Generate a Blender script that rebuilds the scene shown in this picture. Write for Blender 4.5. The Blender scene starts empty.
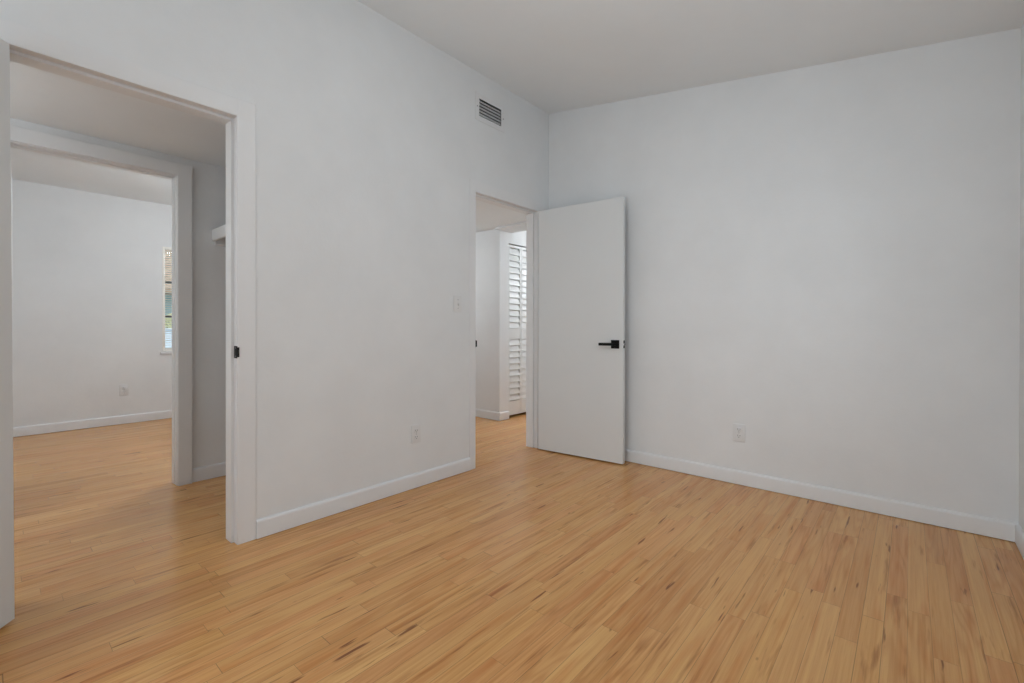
import bpy, bmesh, math, random
from mathutils import Vector, Matrix
random.seed(7)
sc = bpy.context.scene
C = sc.collection
PI = math.pi

# ------------------------------------------------------------------ camera
cd = bpy.data.cameras.new('camera'); cam = bpy.data.objects.new('camera', cd); C.objects.link(cam)
F_PX, YAW, PITCH, ROLL, HY = 458.7914, 0.7146, -0.0028, 0.0012, 328.8528
cd.sensor_fit = 'HORIZONTAL'; cd.sensor_width = 36.0; cd.lens = F_PX / 1024 * 36.0
cd.shift_x = 0.0; cd.shift_y = -(341.5 - HY) / 1024.0
cd.clip_start = 0.05; cd.clip_end = 200
cy_, sy_ = math.cos(YAW), math.sin(YAW)
Fv = Vector((-sy_, cy_, 0)); Rv = Vector((cy_, sy_, 0)); Uv = Vector((0, 0, 1))
F2 = Fv * math.cos(PITCH) + Uv * math.sin(PITCH); U2 = Uv * math.cos(PITCH) - Fv * math.sin(PITCH)
R3 = Rv * math.cos(ROLL) + U2 * math.sin(ROLL); U3 = U2 * math.cos(ROLL) - Rv * math.sin(ROLL)
M = Matrix((R3, U3, -F2)).transposed().to_4x4(); M.translation = Vector((2.402, -3.2591, 1.03))
cam.matrix_world = M
sc.camera = cam

# ------------------------------------------------------------------ view, world, sun, daylight
sc.view_settings.view_transform = 'Standard'; sc.view_settings.look = 'None'
sc.view_settings.gamma = 1.0; sc.view_settings.use_curve_mapping = False
sc.view_settings.exposure = 0.06
WORLD = 1.75
w = bpy.data.worlds.new('world'); sc.world = w; w.use_nodes = True
wn = w.node_tree; bg = wn.nodes['Background']
bg.inputs[0].default_value = (0.85, 0.93, 1.0, 1); bg.inputs[1].default_value = WORLD   # bright overcast sky

def area(name, loc, direction, sx, sy, power, col):
    l = bpy.data.lights.new(name, 'AREA'); l.shape = 'RECTANGLE'; l.size = sx; l.size_y = sy
    l.energy = power; l.color = col
    o = bpy.data.objects.new(name, l); C.objects.link(o); o.location = loc
    o.rotation_euler = Vector(direction).to_track_quat('-Z', 'Y').to_euler()
    return o
DAY = (0.92, 0.972, 1.0)
area('daylight_bedroom_window', (1.35, -4.86, 1.1), (0, 1, 0), 2.0, 2.0, 20, DAY)
area('daylight_bedroom_side_window', (3.06, -1.2, 1.45), (-1, 0, 0), 1.05, 1.3, 1.8, DAY)
area('daylight_far_room_window', (-2.6, -5.06, 1.4), (0, 1, 0), 1.6, 1.4, 4, (0.93, 0.98, 1.0))
area('daylight_hall_window', (-0.56, 3.56, 1.5), (0, -1, 0), 0.8, 1.4, 1.5, (1.0, 0.97, 0.92))
def lamp(name, loc, power, col=(0.94, 0.975, 1.0), r=0.09):  # point source of the added fill lamps
    l = bpy.data.lights.new(name, 'POINT'); l.energy = power; l.color = col; l.shadow_soft_size = r
    o = bpy.data.objects.new(name, l); C.objects.link(o); o.location = loc

# ------------------------------------------------------------------ materials
def lin(r, g, b):
    f = lambda c: c / 12.92 if c <= 0.04045 else ((c + 0.055) / 1.055) ** 2.4
    return (f(r / 255), f(g / 255), f(b / 255), 1)

class NT:
    def __init__(self, name):
        self.m = bpy.data.materials.new(name); self.m.use_nodes = True
        self.t = self.m.node_tree; self.b = self.t.nodes['Principled BSDF']
    def n(self, typ, **kw):
        x = self.t.nodes.new(typ)
        for k, v in kw.items(): setattr(x, k, v)
        return x
    def l(self, a, b): self.t.links.new(a, b)
    def math(self, op, a, b=None, c=None):
        x = self.n('ShaderNodeMath', operation=op)
        for i, v in enumerate((a, b, c)):
            if v is None: continue
            if hasattr(v, 'is_linked'): self.l(v, x.inputs[i])
            else: x.inputs[i].default_value = v
        return x.outputs[0]
    def pos(self):
        g = self.n('ShaderNodeNewGeometry'); return g.outputs['Position']
    def noise(self, vec, scale, detail=3, rough=0.5, dims='3D'):
        x = self.n('ShaderNodeTexNoise', noise_dimensions=dims)
        x.inputs['Scale'].default_value = scale; x.inputs['Detail'].default_value = detail
        x.inputs['Roughness'].default_value = rough
        if vec is not None: self.l(vec, x.inputs['Vector'])
        return x.outputs['Fac']
    def ramp(self, fac, stops):
        x = self.n('ShaderNodeValToRGB'); e = x.color_ramp.elements
        e[0].position, e[0].color = stops[0]; e[1].position, e[1].color = stops[-1]
        for p, c in stops[1:-1]:
            k = e.new(p); k.color = c
        self.l(fac, x.inputs[0]); return x.outputs[0]
    def mix(self, fac, a, b, mode='MIX'):
        x = self.n('ShaderNodeMix', data_type='RGBA', blend_type=mode)
        for i, v in ((0, fac), (6, a), (7, b)):
            if hasattr(v, 'is_linked'): self.l(v, x.inputs[i])
            else: x.inputs[i].default_value = v
        return x.outputs[2]
    def bump(self, h, strength, dist):
        x = self.n('ShaderNodeBump'); x.inputs['Strength'].default_value = strength
        x.inputs['Distance'].default_value = dist
        self.l(h, x.inputs['Height']); self.l(x.outputs[0], self.b.inputs['Normal'])

def paint(name, col, rough=0.55, var=0.03, bump=0.15, spec=0.35, scale=2.2):
    a = NT(name); p = a.pos()
    n1 = a.noise(p, scale, 4, 0.6)
    c0 = tuple(x * (1 - var) for x in col[:3]) + (1,); c1 = tuple(min(1, x * (1 + var)) for x in col[:3]) + (1,)
    a.l(a.ramp(n1, [(0.3, c0), (0.7, c1)]), a.b.inputs['Base Color'])
    a.b.inputs['Roughness'].default_value = rough
    a.b.inputs['Specular IOR Level'].default_value = spec
    n2 = a.noise(p, 55, 4, 0.6); n3 = a.noise(p, 5, 3, 0.5)
    a.bump(a.math('ADD', n2, a.math('MULTIPLY', n3, 3.0)), bump, 0.004)
    return a.m

WALL = paint('wall_paint', (0.795, 0.808, 0.815, 1))
CEIL = paint('ceiling_paint', (0.87, 0.90, 0.915, 1), 0.8, 0.015, 0.1, 0.2)
TRIM = paint('trim_paint', (0.805, 0.81, 0.815, 1), 0.4, 0.02, 0.06, 0.5)
DOORP = paint('door_paint', (0.75, 0.765, 0.765, 1), 0.38, 0.01, 0.05, 0.5)
PLATE = paint('plate_plastic', (0.77, 0.775, 0.775, 1), 0.3, 0.0, 0.0, 0.5)
VENTW = paint('vent_enamel', (0.78, 0.785, 0.79, 1), 0.4, 0.01, 0.0, 0.5)
SLOT = paint('slot_dark', (0.12, 0.12, 0.12, 1), 0.6, 0.0, 0.0, 0.2)
DUCT = paint('duct_dark', (0.03, 0.03, 0.03, 1), 0.7, 0.1, 0.0, 0.2)
BLACK = paint('black_metal', (0.006, 0.006, 0.006, 1), 0.5, 0.1, 0.02, 0.2, 30)
STEEL = paint('steel', (0.35, 0.35, 0.36, 1), 0.35, 0.05, 0.0, 0.5)
def blind():
    a = NT('blind_vinyl'); a.b.inputs['Base Color'].default_value = (0.85, 0.84, 0.80, 1); a.b.inputs['Roughness'].default_value = 0.45
    out = [n for n in a.t.nodes if n.type == 'OUTPUT_MATERIAL'][0]
    tl = a.n('ShaderNodeBsdfTranslucent'); tl.inputs[0].default_value = (0.85, 0.84, 0.78, 1)
    mx = a.n('ShaderNodeMixShader'); mx.inputs[0].default_value = 0.45
    a.l(a.b.outputs[0], mx.inputs[1]); a.l(tl.outputs[0], mx.inputs[2]); a.l(mx.outputs[0], out.inputs[0]); return a.m
BLIND = blind()

def wood():
    a = NT('oak_strip_floor'); p = a.pos()
    s = a.n('ShaderNodeSeparateXYZ'); a.l(p, s.inputs[0]); X, Y = s.outputs[0], s.outputs[1]
    Wd = 0.0615
    wob = a.noise(p, 3.0, 2, 0.5)
    u = a.math('DIVIDE', a.math('ADD', X, a.math('MULTIPLY', wob, 0.0012)), Wd)
    row = a.math('FLOOR', u)
    wn1 = a.n('ShaderNodeTexWhiteNoise', noise_dimensions='1D'); a.l(row, wn1.inputs['W']); r1 = wn1.outputs['Value']
    wn2 = a.n('ShaderNodeTexWhiteNoise', noise_dimensions='1D'); a.l(a.math('ADD', row, 57.3), wn2.inputs['W'])
    ln = a.math('ADD', a.math('MULTIPLY', wn2.outputs['Value'], 0.9), 0.45)
    v = a.math('DIVIDE', a.math('ADD', Y, a.math('MULTIPLY', r1, 9.0)), ln)
    brd = a.math('FLOOR', v)
    cv = a.n('ShaderNodeCombineXYZ'); a.l(row, cv.inputs[0]); a.l(brd, cv.inputs[1])
    wn3 = a.n('ShaderNodeTexWhiteNoise', noise_dimensions='3D'); a.l(cv.outputs[0], wn3.inputs['Vector'])
    rb = wn3.outputs['Value']
    sc3 = a.n('ShaderNodeSeparateColor'); a.l(wn3.outputs['Color'], sc3.inputs[0])
    rg, rr = sc3.outputs[1], sc3.outputs[2]
    base = a.ramp(rb, WOOD_STOPS)
    # grain: noise stretched along the board with a different seed for every board
    def gvec(sx, sy):
        v_ = a.n('ShaderNodeCombineXYZ')
        a.l(a.math('ADD', a.math('MULTIPLY', X, sx), a.math('MULTIPLY', rg, 40.0)), v_.inputs[0])
        a.l(a.math('ADD', a.math('MULTIPLY', Y, sy), a.math('MULTIPLY', rr, 30.0)), v_.inputs[1])
        a.l(a.math('MULTIPLY', rb, 20.0), v_.inputs[2])
        return v_.outputs[0]
    def band(fac, lo, hi):
        return a.ramp(fac, [(lo, (0, 0, 0, 1)), (hi, (1, 1, 1, 1))])
    g1 = a.noise(gvec(70.0, 1.3), 1.0, 4, 0.62)
    g2 = a.noise(gvec(260.0, 5.0), 1.0, 2, 0.6)
    g3 = a.noise(gvec(13.0, 0.85), 1.0, 2, 0.4)
    ring = a.math('POWER', a.math('ABSOLUTE', a.math('SINE', a.math('MULTIPLY', g3, 38.0))), 4.0)
    figure = a.math('MULTIPLY', ring, a.math('GREATER_THAN', rg, 0.40))
    c = a.mix(a.math('MULTIPLY', band(g1, 0.38, 0.72), 0.62), base, (0.76, 0.63, 0.50, 1), 'MULTIPLY')
    c = a.mix(a.math('MULTIPLY', band(g2, 0.42, 0.70), 0.30), c, (0.76, 0.64, 0.52, 1), 'MULTIPLY')
    c = a.mix(a.math('MULTIPLY', figure, 0.36), c, (0.72, 0.54, 0.40, 1), 'MULTIPLY')
    # reddish and grey-brown mineral streaks
    st = a.noise(gvec(22.0, 1.5), 1.0, 3, 0.6)
    c = a.mix(a.math('MULTIPLY', band(st, 0.52, 0.74), 0.8), c, (0.80, 0.55, 0.38, 1), 'MULTIPLY')
    st2 = a.noise(gvec(34.0, 2.6), 1.0, 3, 0.6)
    c = a.mix(a.math('MULTIPLY', band(st2, 0.60, 0.73), 0.85), c, (0.56, 0.42, 0.32, 1), 'MULTIPLY')
    st3 = a.noise(gvec(48.0, 4.5), 1.0, 2, 0.5)
    c = a.mix(a.math('MULTIPLY', band(st3, 0.69, 0.75), 0.9), c, (0.26, 0.15, 0.09, 1), 'MULTIPLY')
    # small knots, longer along the board
    kv = a.n('ShaderNodeVectorMath', operation='MULTIPLY'); a.l(p, kv.inputs[0]); kv.inputs[1].default_value = (2.6, 1.1, 1)
    vo = a.n('ShaderNodeTexVoronoi', feature='F1'); a.l(kv.outputs[0], vo.inputs['Vector']); vo.inputs['Scale'].default_value = 1.7
    kn = a.ramp(vo.outputs['Distance'], [(0.006, (1, 1, 1, 1)), (0.026, (0, 0, 0, 1))])
    c = a.mix(a.math('MULTIPLY', kn, 0.8), c, (0.28, 0.15, 0.09, 1), 'MULTIPLY')
    # slow tone change over the floor (wear)
    slow = a.noise(p, 1.1, 3, 0.5)
    c = a.mix(a.math('MULTIPLY', band(slow, 0.40, 0.65), 0.22), c, (0.90, 0.88, 0.90, 1), 'MULTIPLY')
    # joints
    fu = a.math('FRACT', u); eu = a.math('MULTIPLY', a.math('MINIMUM', fu, a.math('SUBTRACT', 1.0, fu)), Wd)
    fv = a.math('FRACT', v); ev = a.math('MULTIPLY', a.math('MINIMUM', fv, a.math('SUBTRACT', 1.0, fv)), ln)
    e = a.math('MINIMUM', eu, ev)
    gapw = a.math('ADD', 0.0007, a.math('MULTIPLY', a.math('POWER', r1, 3.0), 0.0014))
    joint = a.math('SUBTRACT', 1.0, a.math('MINIMUM', 1.0, a.math('DIVIDE', e, gapw)))
    jf = a.math('MULTIPLY', joint, 0.8)
    c = a.mix(jf, c, (0.10, 0.05, 0.025, 1))
    a.l(c, a.b.inputs['Base Color'])
    rn = a.noise(p, 6, 3, 0.6)
    a.l(a.math('ADD', a.math('MULTIPLY', rn, 0.14), FLOOR_ROUGH), a.b.inputs['Roughness'])
    a.b.inputs['Specular IOR Level'].default_value = 0.42
    h = a.math('SUBTRACT', a.math('ADD', a.math('MULTIPLY', slow, 0.6), a.math('MULTIPLY', g1, 0.15)), a.math('MULTIPLY', joint, 0.6))
    a.bump(h, 0.25, 0.0012)
    return a.m
WOOD_STOPS = [(0.0, lin(214, 159, 98)), (0.16, lin(226, 174, 110)), (0.34, lin(222, 169, 104)), (0.5, lin(228, 177, 113)), (0.66, lin(227, 170, 108)), (0.8, lin(219, 162, 102)), (0.9, lin(227, 174, 107)), (1.0, lin(233, 184, 120))]
FLOOR_ROUGH = 0.17
WOOD = wood()

def glass():
    a = NT('window_glass'); a.t.nodes.remove(a.b)
    out = [n for n in a.t.nodes if n.type == 'OUTPUT_MATERIAL'][0]
    tr = a.n('ShaderNodeBsdfTransparent'); gl = a.n('ShaderNodeBsdfGlossy'); gl.inputs['Roughness'].default_value = 0.02
    lw = a.n('ShaderNodeLayerWeight'); lw.inputs[0].default_value = 0.15
    mx = a.n('ShaderNodeMixShader'); a.l(a.math('MULTIPLY', lw.outputs[0], 0.5), mx.inputs[0]); a.l(tr.outputs[0], mx.inputs[1]); a.l(gl.outputs[0], mx.inputs[2])
    a.l(mx.outputs[0], out.inputs[0]); return a.m
GLASS = glass()

# ------------------------------------------------------------------ mesh helpers
def bx(bm, x0, x1, y0, y1, z0, z1, bev=0.0, seg=2, mat=None):
    vs = bmesh.ops.create_cube(bm, size=1.0)['verts']
    for v in vs:
        v.co = Vector((x0 + (v.co.x + .5) * (x1 - x0), y0 + (v.co.y + .5) * (y1 - y0), z0 + (v.co.z + .5) * (z1 - z0)))
    if bev:
        es = list({e for v in vs for e in v.link_edges})
        vs = list({v for f in bmesh.ops.bevel(bm, geom=es, offset=bev, segments=seg, affect='EDGES', profile=0.5)['faces'] for v in f.verts} | {v for v in vs if v.is_valid})
    if mat is not None:
        bmesh.ops.transform(bm, matrix=mat, verts=vs)
    return vs

def cyl(bm, p0, p1, r, seg=20, r2=None, cap=True):
    p0, p1 = Vector(p0), Vector(p1); d = p1 - p0
    m = Matrix.Translation((p0 + p1) / 2) @ d.to_track_quat('Z', 'Y').to_matrix().to_4x4()
    return bmesh.ops.create_cone(bm, cap_ends=cap, cap_tris=False, segments=seg, radius1=r, radius2=r if r2 is None else r2, depth=d.length, matrix=m)['verts']

def prism(bm, pts, axis, a0, a1):
    """profile pts (2-D) extruded along an axis: 'x' (pts = y,z) or 'y' (pts = x,z)"""
    def P(p, a): return (a, p[0], p[1]) if axis == 'x' else (p[0], a, p[1])
    A = [bm.verts.new(P(p, a0)) for p in pts]; B = [bm.verts.new(P(p, a1)) for p in pts]
    n = len(pts)
    for i in range(n): bm.faces.new((A[i], A[(i + 1) % n], B[(i + 1) % n], B[i]))
    bm.faces.new(A[::-1]); bm.faces.new(B)

def obj(name, bm, mat, parent=None, smooth=True):
    bmesh.ops.recalc_face_normals(bm, faces=bm.faces)
    me = bpy.data.meshes.new(name); bm.to_mesh(me); bm.free()
    me.materials.append(mat)
    if smooth:
        me.polygons.foreach_set('use_smooth', [True] * len(me.polygons))
        try: me.set_sharp_from_angle(angle=math.radians(21))
        except Exception: pass
    o = bpy.data.objects.new(name, me); C.objects.link(o)
    if parent is not None: o.parent = parent
    return o

def struct(name, bm, mat, parent=None):
    o = obj(name, bm, mat, parent)
    if parent is None: o['kind'] = 'structure'
    return o

def thing(name, label, cat, loc, rotz=0, group=None):
    o = bpy.data.objects.new(name, None); C.objects.link(o)
    o.empty_display_size = 0.1
    o.location = loc; o.rotation_euler = (0, 0, rotz); o['label'] = label; o['category'] = cat
    if group: o['group'] = group
    return o

NB = bmesh.new
# ------------------------------------------------------------------ key dimensions (metres)
ZL, ZR, WR = 2.9068, 2.4683, 2.7993       # sloping ceiling, room width
T = 0.11                                   # wall thickness
YF = -4.70                                 # wall behind the camera
O1 = (-3.217, -2.4735, 2.0265)             # opening to the walk-through closet
O2 = (-0.9005, -0.160, 2.021)              # opening to the hallway
X3, ZC = -1.193, 2.136                     # closet far face, closet ceiling
O3 = (-3.200, -2.4375, 2.009)
XFAR, ZFAR = -3.922, 2.407
XH, YH, ZH = -1.022, 0.4785, 2.128
YD = -1.05                                 # dividing wall between closet / far room and hallway
YE = 3.4                                   # end of the hallway
W0 = (0.757, 1.9320, -1.9445, -1.25)       # far room window z0,z1,y0,y1

def zc(x): return ZL + (ZR - ZL) * x / WR

# ------------------------------------------------------------------ floor and ceilings
bm = NB(); bx(bm, -4.1, WR + .15, YF - .15, YE + .1, -0.06, 0.0); struct('floor', bm, WOOD)
bm = NB(); prism(bm, [(-T, zc(-T)), (WR + .12, zc(WR + .12)), (WR + .12, zc(WR + .12) + .1), (-T, zc(-T) + .1)], 'y', YF - .12, 0.12)
struct('ceiling', bm, CEIL)
bm = NB(); bx(bm, X3 - T / 2, -T / 2, YF, YD + .05, ZC, ZC + .08); struct('ceiling_closet', bm, CEIL)
bm = NB(); bx(bm, XFAR - .1, X3 - T / 2, YF - .3, YD, ZFAR, ZFAR + .08); struct('ceiling_far_room', bm, CEIL)
bm = NB(); bx(bm, -2.6, -T / 2, YD, YH - .07, ZH, ZH + .08); struct('ceiling_hallway', bm, CEIL)
bm = NB(); bx(bm, XH - .9, -T / 2, YH + .20, YE + .1, 2.42, 2.50); struct('ceiling_rear_hallway', bm, CEIL)

# ------------------------------------------------------------------ walls
def wall_x(name, x0, x1, ya, yb, ztop, opens, mat=WALL):
    """wall slab whose faces look along x, with openings (y0,y1,z0,z1)"""
    bm = NB(); y = ya
    for (a, b, z0, z1) in sorted(opens):
        if a > y: bx(bm, x0, x1, y, a, 0, ztop)
        if z0 > 0: bx(bm, x0, x1, a, b, 0, z0)
        bx(bm, x0, x1, a, b, z1, ztop); y = b
    if yb > y: bx(bm, x0, x1, y, yb, 0, ztop)
    return struct(name, bm, mat)
def wall_y(name, y0, y1, xa, xb, ztop, opens, mat=WALL):
    bm = NB(); x = xa
    for (a, b, z0, z1) in sorted(opens):
        if a > x: bx(bm, x, a, y0, y1, 0, ztop)
        if z0 > 0: bx(bm, a, b, y0, y1, 0, z0)
        bx(bm, a, b, y0, y1, z1, ztop); x = b
    if xb > x: bx(bm, x, xb, y0, y1, 0, ztop)
    return struct(name, bm, mat)

JT = 0.018   # jamb board thickness
VY0, VY1, VZ0, VZ1 = -0.867, -0.620, 2.588, 2.719   # vent hole
bm = NB()
for (a, b, z0, z1) in [(YF, O1[0] - JT, 0, 3), (O1[0] - JT, O1[1] + JT, O1[2] + JT, 3), (O1[1] + JT, O2[0] - JT, 0, 3),
                       (O2[0] - JT, VY0, O2[2] + JT, 3), (VY0, VY1, O2[2] + JT, VZ0), (VY0, VY1, VZ1, 3),
                       (VY1, O2[1] + JT, O2[2] + JT, 3), (O2[1] + JT, 0.0, 0, 3)]:
    bx(bm, -T, 0, a, b, z0, min(z1, zc(0)))
struct('wall_left', bm, WALL)
bm = NB(); prism(bm, [(-T, 0), (WR + .12, 0), (WR + .12, zc(WR + .12)), (-T, zc(-T))], 'y', 0.0, 0.11); struct('wall_back', bm, WALL)
SW = (-1.85, -0.65, 0.8, 2.1)
wall_x('wall_right', WR, WR + .12, YF, 0.0, zc(WR), [SW])
# wall behind the camera; its unseen window is enlarged downward for low light
FW = (0.35, 2.35, 0.06, 2.15)
bm = NB()
for (a, b, z0, z1) in [(-T, FW[0], 0, None), (FW[0], FW[1], 0, FW[2]), (FW[0], FW[1], FW[3], None), (FW[1], WR + .12, 0, None)]:
    prism(bm, [(a, z0), (b, z0), (b, z1 or zc(b)), (a, z1 or zc(a))], 'y', YF - .12, YF)
struct('wall_front', bm, WALL)
# closet / far room
wall_x('wall_closet_rear', X3 - T, X3, YF, YD, ZFAR, [(O3[0] - JT, O3[1] + JT, 0, O3[2] + JT)])
wall_y('wall_closet_end', -1.62, -1.55, X3, -T, ZC, [])
wall_y('wall_closet_near_end', YF - .1, YF, X3 - T, -T, ZFAR, [])
wall_x('wall_far_room', XFAR - .12, XFAR, YF - .3, YD, ZFAR, [(W0[2], W0[3], W0[0], W0[1])])
wall_y('wall_far_room_left', YF - .32, YF - .2, XFAR - .12, X3 - T, ZFAR, [(-3.4, -1.8, .7, 2.1)])
wall_y('wall_hallway_divider', YD - .1, YD, XFAR - .12, -T, ZFAR, [])
# hallway
wall_y('wall_hallway_rear', YH, YH + .08, -2.6, XH, 2.5, [])
wall_x('wall_hallway_end', -2.7, -2.6, YD, YH + .08, 2.5, [])
BF = (0.630, 1.560, 1.984)      # bifold opening y0,y1,z
wall_x('wall_hallway_left', XH - .08, XH, YH + .08, YE, 2.5, [(BF[0], BF[1], 0, BF[2])])
wall_x('wall_hallway_right', -T, -T + .10, 0.11, YE, 2.5, [])
bm = NB(); bx(bm, XH - .75, XH - .70, YH + .08, 1.9, 0, 2.5); bx(bm, XH - .70, XH - .08, 1.85, 1.9, 0, 2.5); struct('wall_linen_closet', bm, WALL)
wall_y('wall_hallway_far', YE, YE + .1, XH - .1, .1, 2.5, [(-.95, -.17, .8, 2.2)])
# shallow header beam across the hallway
bm = NB(); bx(bm, -2.6, XH, YH - .07, YH, ZH - .001, 2.5); bx(bm, XH - .001, -T, YH - .07, YH + .20, 2.103, 2.5); struct('wall_hallway_header', bm, WALL)

# ------------------------------------------------------------------ baseboards
BH, BT = 0.092, 0.014
PROF = [(0, .003), (BT, .003)] + [(BT * (1 - .85 * (1 - math.cos(a_))), BH - .016 + .016 * math.sin(a_)) for a_ in [k * PI / 12 for k in range(7)]] + [(0, BH)]
def base_x(name, x, sgn, y0, y1):      # runs along y, stands on face x, sgn = outward direction
    bm = NB(); prism(bm, [(x + sgn * a, z) for a, z in PROF], 'y', y0, y1); struct(name, bm, TRIM)
def base_y(name, y, sgn, x0, x1):
    bm = NB(); prism(bm, [(y + sgn * a, z) for a, z in PROF], 'x', x0, x1); struct(name, bm, TRIM)
CW, CT = 0.082, 0.005       # casing
base_x('baseboard_left', 0, 1, O1[1] + CW, O2[0] - CW * .72)
base_x('baseboard_left_near', 0, 1, YF, O1[0] - CW)
base_y('baseboard_back', 0, -1, 0.0, WR)
base_x('baseboard_right', WR, -1, YF, -BT)
base_y('baseboard_front', YF, 1, 0, WR)
base_x('baseboard_closet', X3, 1, O3[1] + CW, -1.62)
base_y('baseboard_closet_end', -1.62, -1, X3, -T)
base_x('baseboard_far_room', XFAR, 1, YF - .2, YD - .1)
base_y('baseboard_hallway_rear', YH, -1, -2.6, XH + BT)
base_x('baseboard_hallway_left', XH, 1, YH, BF[0] - .003)
base_x('baseboard_hallway_left_far', XH, 1, BF[1], YE)
# ------------------------------------------------------------------ door frames (casing, jamb, stop)
def frame(name, x_face, out, y0, y1, z, thick, cw_right=CW, cw_left=CW, both=True, ct=CT, stop_x=(0.038, T + .003), st=.013):
    """opening in a wall whose main face is x_face, looking towards out (+1/-1)."""
    bm = NB()
    faces = [(x_face, out)] + ([(x_face - out * thick, -out)] if both else [])
    for xf, s in faces:
        xa, xb = sorted((xf, xf + s * ct))
        r = .004
        bx(bm, xa, xb, y1 + r, y1 + cw_right, 0, z + CW, .002)
        bx(bm, xa, xb, y0 - cw_left, y0 - r, 0, z + CW, .002)
        bx(bm, xa, xb, y0 - r - .001, y1 + r + .001, z + r, z + CW, .002)
    t = struct(name, bm, TRIM)
    bm = NB(); xa, xb = sorted((x_face + out * .004, x_face - out * (thick + .004)))
    bx(bm, xa, xb, y1, y1 + JT, 0, z + JT, .0015); bx(bm, xa, xb, y0 - JT, y0, 0, z + JT, .0015); bx(bm, xa, xb, y0, y1, z, z + JT, .0015)
    obj('door_jamb', bm, TRIM, t)
    bm = NB(); xa, xb = sorted((x_face - out * stop_x[0], x_face - out * stop_x[1])); 
    bx(bm, xa, xb, y1 - st, y1 + .001, 0, z, .002); bx(bm, xa, xb, y0 - .001, y0 + st, 0, z, .002); bx(bm, xa, xb, y0 + st, y1 - st, z - st, z + .001, .002)
    obj('door_stop', bm, TRIM, t)
    return t
t1 = frame('trim_1', 0, 1, *O1, T)
t2 = frame('trim_2', 0, 1, *O2, T, cw_right=0.146, cw_left=0.058)
t3 = frame('trim_3', X3, 1, *O3, T, ct=.020, stop_x=(.045, T - .02), st=.004)
# strike plates with curved lip
def strike(parent, y, zmid, hgt=.058):
    bm = NB()
    bx(bm, -.034, .004, y - .0016, y + .001, zmid - hgt / 2, zmid + hgt / 2, .0006)
    # lip
    pts = []
    for k in range(7):
        a = k / 6 * 1.3; pts.append((.003 + .009 * math.sin(a), y - .0016 + .009 * (1 - math.cos(a))))
    hh = hgt * .40
    for k in range(6):
        (xa, ya), (xb, yb) = pts[k], pts[k + 1]
        q = [bm.verts.new((xx, yy + dy, zmid + dz)) for (xx, yy) in ((xa, ya), (xb, yb)) for dy in (0, .0018) for dz in (-hh, hh)]
        bmesh.ops.convex_hull(bm, input=q)
    o = obj('strike_plate', bm, BLACK, parent)
    bm = NB()
    for dz in (-.02, .02): cyl(bm, (-.015, y - .0022, zmid + dz), (-.015, y - .001, zmid + dz), .0032, 12)
    obj('screw', bm, STEEL, o)
strike(t1, O1[1], .912); strike(t2, O2[0], .912)

# ------------------------------------------------------------------ doors
def lever(parent, x, z, y_face, side, toward=-1):
    """square rosette and flat lever on a door face; side = outward normal sign in local y"""
    s = side
    def Y(a, b): return tuple(sorted((y_face + s * a, y_face + s * b)))
    bm = NB(); y0, y1 = Y(0, .009); bx(bm, x - .032, x + .032, y0, y1, z - .032, z + .032, .0012)
    h = obj('door_handle', bm, BLACK, parent)
    bm = NB(); cyl(bm, (x, y_face + s * .008, z), (x, y_face + s * .046, z), .011, 20); obj('spindle', bm, BLACK, h)
    bm = NB(); y0, y1 = Y(.038, .050); xa, xb = sorted((x + .012, x + toward * .116)) if toward < 0 else (x - .012, x + .128)
    bx(bm, min(xa, xb), max(xa, xb), y0, y1, z - .0105, z + .0105, .002); obj('lever', bm, BLACK, h)
    return h
def door(name, pivot, angle, width, z1, flip=False, hz=.905, mat=DOORP, tilt=0, sides=(1, 0)):
    """slab along local +x from the hinge; local y 0..-TH (or +TH when flip) is the thickness; z from .010"""
    TH = .035; ya, yb = (0, TH) if flip else (-TH, 0)
    bm = NB(); bx(bm, .002, width, ya, yb, .010, z1, .0015)
    d = struct(name, bm, mat)
    d.location = pivot; d.rotation_euler = (tilt, 0, angle)
    xk = width - .062
    
    if 1 in sides: lever(d, xk, hz, yb, 1)
    if 0 in sides: lever(d, xk, hz, ya, -1)
    bm = NB(); m = (ya + yb) / 2
    bx(bm, width - .001, width + .0012, m - .0125, m + .0125, hz - .029, hz - .008, .0004)
    bx(bm, width - .001, width + .0012, m - .0125, m + .0125, hz + .008, hz + .029, .0004)
    pl = obj('latch_plate', bm, BLACK, d)
    bm = NB(); bx(bm, width, width + .009, m - .006, m + .006, hz - .007, hz + .007, .002); obj('latch_bolt', bm, STEEL, pl)
    for hzz in (.2, 1.0, 1.8):
        bm = NB(); yk = 0.004 if not flip else -0.004
        cyl(bm, (-.001, yk, hzz - .045), (-.001, yk, hzz + .045), .0055, 14)
        for zz in (-.045, .045): cyl(bm, (-.001, yk, hzz + zz - .003), (-.001, yk, hzz + zz + .003), .0065, 14)
        obj('hinge', bm, TRIM, d)
    return d
# door into the hallway: hinge on the far jamb, folded back towards the back wall
door('door_1', (0.034, O2[1] - .004, 0), math.radians(5.2), .752, 2.008)
# closet door: hinge on the near jamb, swung wide open towards the camera
d2 = door('door_2', (0.014, O1[0] + .003, 0), math.radians(-38), .732, 2.015, flip=True)
d2.matrix_world = Matrix.Translation((0.016, O1[0] + .003, 0)) @ Matrix.Rotation(math.radians(.4), 4, Vector((sy_, -cy_, 0))) @ Matrix.Rotation(math.radians(-38), 4, 'Z')
# door of the far room, folded back beyond the third opening
door('door_3', (X3 - T - .012, O3[0] + .002, 0), math.radians(180 - 2.3), .745, 1.998, sides=(1,))

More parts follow.
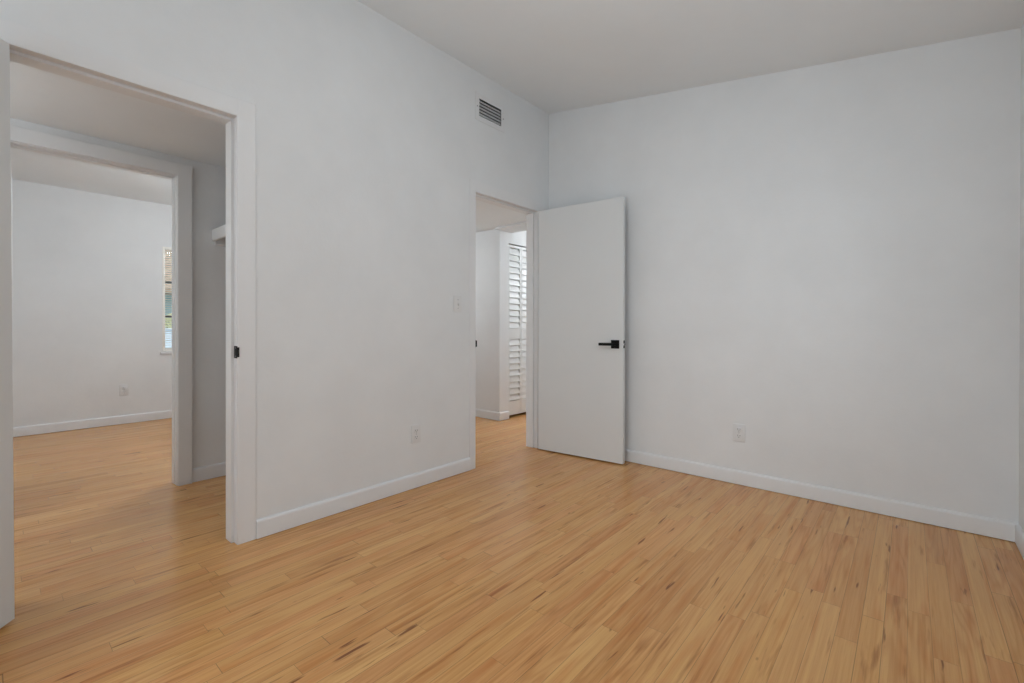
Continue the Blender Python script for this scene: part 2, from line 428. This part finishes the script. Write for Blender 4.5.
# ------------------------------------------------------------------ bifold louvered doors in the hallway
pw = (BF[1] - BF[0]) / 4
def bifold(i):
    y0 = BF[0] + i * pw + .002; y1 = y0 + pw - .004; x1 = XH - .012; x0 = x1 - .028; z0, z1 = .030, 1.972
    sw = .026
    bm = NB()
    bx(bm, x0, x1, y0, y0 + sw, z0, z1, .0015); bx(bm, x0, x1, y1 - sw, y1, z0, z1, .0015)
    if i == 0: root = struct('door_4', bm, DOORP); root.name = 'door_%d' % (4 + i)
    else: root = struct('door_%d' % (4 + i), bm, DOORP)
    for (a, b) in ((z0, .19), (.897, 1.021), (1.945, z1)):
        bm = NB(); bx(bm, x0 + .001, x1 - .001, y0 + sw - .001, y1 - sw + .001, a, b, .0015); obj('rail', bm, DOORP, root)
    for (zb, n) in ((.196, 10), (1.022 - .0, 13)):
        bm = NB()
        for k in range(n):
            zz = zb + k * .0700
            m = Matrix.Translation(((x0 + x1) / 2 + .004, (y0 + y1) / 2, zz + .036)) @ Matrix.Rotation(math.radians(-13), 4, 'Y')
            bx(bm, -.0045, .0045, -(y1 - y0) / 2 + sw - .002, (y1 - y0) / 2 - sw + .002, -.0375, .0375, .0015, 1, m)
        obj('louver_slats', bm, DOORP, root)
    if i in (1, 2):
        bm = NB(); yk = y1 - .013 if i == 1 else y0 + .013
        cyl(bm, (x1, yk, .95), (x1 + .018, yk, .95), .006, 14); bmesh.ops.create_uvsphere(bm, u_segments=14, v_segments=10, radius=.014, matrix=Matrix.Translation((x1 + .022, yk, .95)))
        obj('knob', bm, BLACK, root)
for i in range(4): bifold(i)

# ------------------------------------------------------------------ electrical plates
def mat_on(face, pos):
    """local frame: x = right along the wall, y = out of the wall, z = up, looking at the wall"""
    return pos
def outlet(label, loc, rotz, group=None):
    t = thing('wall_outlet', label, 'outlet', loc, rotz, group)
    bm = NB(); bx(bm, -.037, .037, -.0062, 0, -.058, .058, .003, 3); obj('cover_plate', bm, PLATE, t)
    for dz in (-.0205, .0205):
        bm = NB(); bx(bm, -.0165, .0165, -.0082, -.004, dz - .0145, dz + .0145, .0035, 3); r = obj('receptacle', bm, PLATE, t)
        bm = NB()
        bx(bm, -.0078, -.0052, -.0086, -.0078, dz - .001, dz + .009)
        bx(bm, .0052, .0078, -.0086, -.0078, dz + .000, dz + .008)
        cyl(bm, (0, -.0086, dz - .0075), (0, -.0078, dz - .0075), .0026, 12)
        obj('slots', bm, SLOT, r)
    bm = NB(); cyl(bm, (0, -.0078, 0), (0, -.0055, 0), .003, 12); obj('screw', bm, STEEL, t)
    return t
# rotz: local -y is the outward direction
outlet('white duplex outlet low on the left wall between the two doorways', (0, -1.435, .345), PI / 2)
outlet('white duplex outlet low on the bare back wall right of the open door', (1.555, 0, .340), 0)
outlet('small white outlet on the wall of the room seen through the closet', (XFAR, -2.277, .360), PI / 2)
t = thing('light_switch', 'white single light switch beside the hallway doorway', 'light switch', (0, -1.076, 1.195), PI / 2)
bm = NB(); bx(bm, -.036, .036, -.0062, 0, -.058, .058, .003, 3); obj('cover_plate', bm, PLATE, t)
bm = NB(); bx(bm, -.0055, .0055, -.0072, -.005, -.0125, .0125, .0005); s_ = obj('toggle_slot', bm, PLATE, t)
bm = NB(); bx(bm, -.0045, .0045, -.012, .004, -.006, .006, .001, 2, Matrix.Translation((0, -.008, -.004)) @ Matrix.Rotation(math.radians(25), 4, 'X')); obj('toggle', bm, PLATE, t)
for dz in (-.03, .03):
    bm = NB(); cyl(bm, (0, -.0072, dz), (0, -.0055, dz), .003, 12); obj('screw', bm, STEEL, t)

# ------------------------------------------------------------------ air vent
vy, vz = (VY0 + VY1) / 2, (VZ0 + VZ1) / 2; hw, hh = (VY1 - VY0) / 2, (VZ1 - VZ0) / 2
t = thing('air_vent', 'white metal air vent with dark slots high on the left wall', 'air vent', (0, vy, vz), PI / 2)
bm = NB(); fr = .036
for (a, b, c, d) in ((-hw - fr, -hw + .004, -hh - fr, hh + fr), (hw - .004, hw + fr, -hh - fr, hh + fr), (-hw, hw, hh - .002, hh + fr), (-hw, hw, -hh - fr, -hh + .002)):
    bx(bm, a, b, -.0035, 0, c, d, .0012)
obj('frame', bm, VENTW, t)
for k in range(5):
    zz = -hh + .018 + k * (2 * hh - .012) / 5 + .004
    bm = NB(); m = Matrix.Translation((0, .010, zz)) @ Matrix.Rotation(math.radians(-38), 4, 'X')
    bx(bm, -hw, hw, -.0012, .0012, -.0155, .0155, .0005, 1, m); obj('slat', bm, VENTW, t)
bm = NB()
for k in range(9):
    xx = -hw + (k + .5) * 2 * hw / 9; bx(bm, xx - .001, xx + .001, .022, .045, -hh, hh)
obj('damper_blades', bm, STEEL, t)
bm = NB(); bx(bm, -hw - .004, hw + .004, .085, .09, -hh - .004, hh + .004)
for (a, b, c, d) in ((-hw - .004, -hw, -hh, hh), (hw, hw + .004, -hh, hh), (-hw, hw, hh, hh + .004), (-hw, hw, -hh - .004, -hh)): bx(bm, a, b, .002, .088, c, d)
obj('duct_sleeve', bm, DUCT, t)
for sx in (-1, 1):
    bm = NB(); cyl(bm, (sx * (hw + .018), -.0065, 0), (sx * (hw + .018), -.004, 0), .0045, 12); obj('screw', bm, STEEL, t)

# ------------------------------------------------------------------ closet shelf
t = thing('closet_shelf', 'white closet shelf with a deep front edge beyond the first doorway', 'shelf', (-.65, -2.222, 1.66))
bm = NB(); bx(bm, X3 + .65 + .001, -T + .65 - .001, .001, .60, .018, .036, .003); obj('shelf_board', bm, TRIM, t)
bm = NB(); bx(bm, X3 + .65 + .002, -T + .65 - .002, -.018, .001, -.045, .034, .008, 3); obj('front_edge', bm, TRIM, t)
bm = NB(); bx(bm, X3 + .65, X3 + .668, .0, .60, -.07, .017, .002); obj('cleat', bm, TRIM, t); bm = NB(); bx(bm, -T + .632, -T + .65, .0, .60, -.07, .017, .002); obj('cleat', bm, TRIM, t)

# ------------------------------------------------------------------ windows
def window_frame_y(name, y, out, x0, x1, z0, z1, nx=1, nz=2, depth=.12):
    """window in a wall looking along y; y = inner face, out = direction to the outside"""
    bm = NB(); fw = .045; ya, yb = sorted((y + out * .03, y + out * .09))
    bx(bm, x0, x0 + fw, ya, yb, z0, z1, .003); bx(bm, x1 - fw, x1, ya, yb, z0, z1, .003)
    bx(bm, x0 + fw, x1 - fw, ya, yb, z0, z0 + fw, .003); bx(bm, x0 + fw, x1 - fw, ya, yb, z1 - fw, z1, .003)
    for k in range(1, nx + 1 - 0):
        if k < nx:
            xm = x0 + (x1 - x0) * k / nx; bx(bm, xm - .02, xm + .02, ya + .005, yb - .005, z0 + fw, z1 - fw, .003)
    for k in range(1, nz):
        zm = z0 + (z1 - z0) * k / nz; bx(bm, x0 + fw, x1 - fw, ya + .01, yb - .01, zm - .015, zm + .015, .003)
    o = struct(name, bm, TRIM)
    bm = NB(); ym = (ya + yb) / 2; bx(bm, x0 + fw, x1 - fw, ym - .002, ym + .002, z0 + fw, z1 - fw); obj('window_pane', bm, GLASS, o)
    bm = NB(); ya, yb = sorted((y - out * .03, y + out * .035)); bx(bm, x0 - .03, x1 + .03, ya, yb, z0 - .025, z0 + .002, .004); obj('window_sill', bm, TRIM, o)
    return o
window_frame_y('window_1', YF, -1, FW[0], FW[1], FW[2], FW[3], 2, 2)
window_frame_y('window_2', YF - .2, -1, -3.4, -1.8, .7, 2.1, 2, 2)
window_frame_y('window_3', YE, 1, -.95, -.17, .8, 2.2, 1, 2)
# window seen through the closet (wall looks along x)
def window_x(name, x, out, y0, y1, z0, z1, rails):
    VIN = paint('window_vinyl', (0.92, 0.90, 0.84, 1), 0.35, 0.0, 0.0, 0.5)
    bm = NB(); fw = .026; xa, xb = sorted((x - out * .004, x + out * .075))
    bx(bm, xa, xb, y0, y0 + fw, z0, z1, .003); bx(bm, xa, xb, y1 - fw, y1, z0, z1, .003)
    bx(bm, xa, xb, y0 + fw, y1 - fw, z0, z0 + fw, .003); bx(bm, xa, xb, y0 + fw, y1 - fw, z1 - fw, z1, .003)
    o = struct(name, bm, VIN)
    bm = NB()
    for zm in rails: bx(bm, xa + .005, xa + .03, y0 + fw, y1 - fw, zm - .013, zm + .013, .002)
    obj('sash_rail', bm, SLOT, o)
    bm = NB(); xm = xa + .02 ; bx(bm, xm - .002, xm + .002, y0 + fw, y1 - fw, z0 + fw, z1 - fw); obj('window_pane', bm, GLASS, o)
    bm = NB(); xa, xb = sorted((x + out * .0, x - out * .022)); bx(bm, xa, xb, y0 - .02, y1 + .02, z0 - .03, z0, .004); obj('window_sill', bm, TRIM, o)
    return o
window_x('window_4', XFAR, -1, W0[2], W0[3], W0[0], W0[1], (1.543, 1.153))
window_x('window_5', WR, 1, SW[0], SW[1], SW[2], SW[3], (1.45,))
t = thing('window_blind', 'white horizontal slat blind in the window of the far room', 'blind', (XFAR - .018, (W0[2] + W0[3]) / 2, W0[1]))
hwid = (W0[3] - W0[2]) / 2 - .030
bm = NB(); bx(bm, -.014, .014, -hwid, hwid, -.032, -.002, .003); obj('headrail', bm, BLIND, t)
bm = NB(); n = 42
for k in range(n):
    zz = -.05 - k * (1.08 / n)
    bx(bm, -.0125, .0125, -hwid, hwid, -.0006, .0006, 0, 1, Matrix.Translation((0, 0, zz)) @ Matrix.Rotation(math.radians(-14), 4, 'Y'))
obj('blind_slats', bm, BLIND, t)
bm = NB(); bx(bm, -.012, .012, -hwid, hwid, -1.150, -1.135, .003); obj('bottom_rail', bm, BLIND, t)
for yy in (-hwid + .10, hwid - .10):
    bm = NB(); cyl(bm, (0, yy, -1.14), (0, yy, -.02), .0012, 6); obj('ladder_cord', bm, BLIND, t)

# ------------------------------------------------------------------ outside the far window
GRD = paint('paving', lin(190, 200, 206), .8, .1, .2)
FEN = paint('pale_blue_render', lin(214, 226, 232), .8, .06, .2)
LEAF = paint('hedge_leaf', lin(186, 188, 148), .7, .35, .5, .2, 14)
TEAL = paint('teal_siding', lin(176, 204, 208), .7, .06, .1)
ROOF = paint('brown_roof', lin(178, 158, 138), .8, .15, .4, .2, 9)
bm = NB(); bx(bm, -30, 12, -25, 20, -.36, -.30); o = struct('ground', bm, GRD)
bm = NB(); bx(bm, -8.2, -8.0, -7, 4, -.3, .97, .01); bx(bm, -8.24, -7.96, -7, 4, .97, 1.01, .01)
o = obj('garden_wall', bm, FEN); o['label'] = 'low pale blue garden wall outside the far window'; o['category'] = 'wall'
bm = NB()
for k in range(90):
    yy = -7 + k * .125 + random.uniform(-.04, .04); r = random.uniform(.16, .24)
    bmesh.ops.create_icosphere(bm, subdivisions=2, radius=r, matrix=Matrix.Translation((-8.6 + random.uniform(-.1, .1), yy, 1.05 + random.uniform(-.06, .05))))
bx(bm, -8.8, -8.4, -7, 4, -.3, 1.05)
for v in bm.verts: v.co += Vector((random.uniform(-.03, .03), random.uniform(-.03, .03), random.uniform(-.03, .03)))
o = obj('hedge', bm, LEAF, smooth=False); o['label'] = 'yellow-green hedge above the garden wall outside the far window'; o['category'] = 'hedge'
t = thing('neighbour_house', 'pale teal house with brown roof outside the far window', 'house', (-13, -1, -.3))
bm = NB(); bx(bm, -2, 2, -8, 7, 0, 2.35); obj('house_wall', bm, TEAL, t)
bm = NB(); prism(bm, [(2.7, 2.1), (2.7, 2.22), (0, 4.2), (-2.7, 2.22), (-2.7, 2.1)], 'y', -8.5, 7.5); obj('house_roof', bm, ROOF, t)

# ------------------------------------------------------------------ unseen ceiling lamps, added as fill light for the rooms
GLOBE = NT('opal_glass'); GLOBE.b.inputs['Base Color'].default_value = (.9, .9, .88, 1)
GLOBE.b.inputs['Emission Color'].default_value = (1, .97, .92, 1); GLOBE.b.inputs['Emission Strength'].default_value = 1.5
def fill_lamp(label, x, y, z, power, drop=.0, col=(0.94, 0.975, 1.0)):
    t = thing('fill_lamp', label, 'lamp', (x, y, z))
    bm = NB(); cyl(bm, (0, 0, -.03), (0, 0, 0), .10, 32); obj('fill_lamp_base', bm, VENTW, t)
    bm = NB(); bmesh.ops.create_uvsphere(bm, u_segments=28, v_segments=16, radius=.13, matrix=Matrix.Translation((0, 0, -.03)) @ Matrix.Diagonal((1, 1, .55, 1)))
    bmesh.ops.delete(bm, geom=[v for v in bm.verts if v.co.z > -.028], context='VERTS'); obj('fill_lamp_shade', bm, GLOBE.m, t)
    lamp('fill_light', (x, y, z - .26), power, col)
fill_lamp('unseen round opal ceiling lamp added to even the bedroom light', 1.5, -1.95, zc(1.5), 7.6)
fill_lamp('unseen round opal ceiling lamp added to brighten the closet from its near end', -.65, -4.2, ZC, 12)
fill_lamp('unseen round opal ceiling lamp added as soft light for the far room', -2.2, -1.45, ZFAR, 21)
fill_lamp('unseen round opal ceiling lamp added to brighten the hallway', -1.9, -.5, ZH, 10)
fill_lamp('unseen round opal ceiling lamp added to brighten the rear hallway', -.35, 2.5, 2.42, 42)
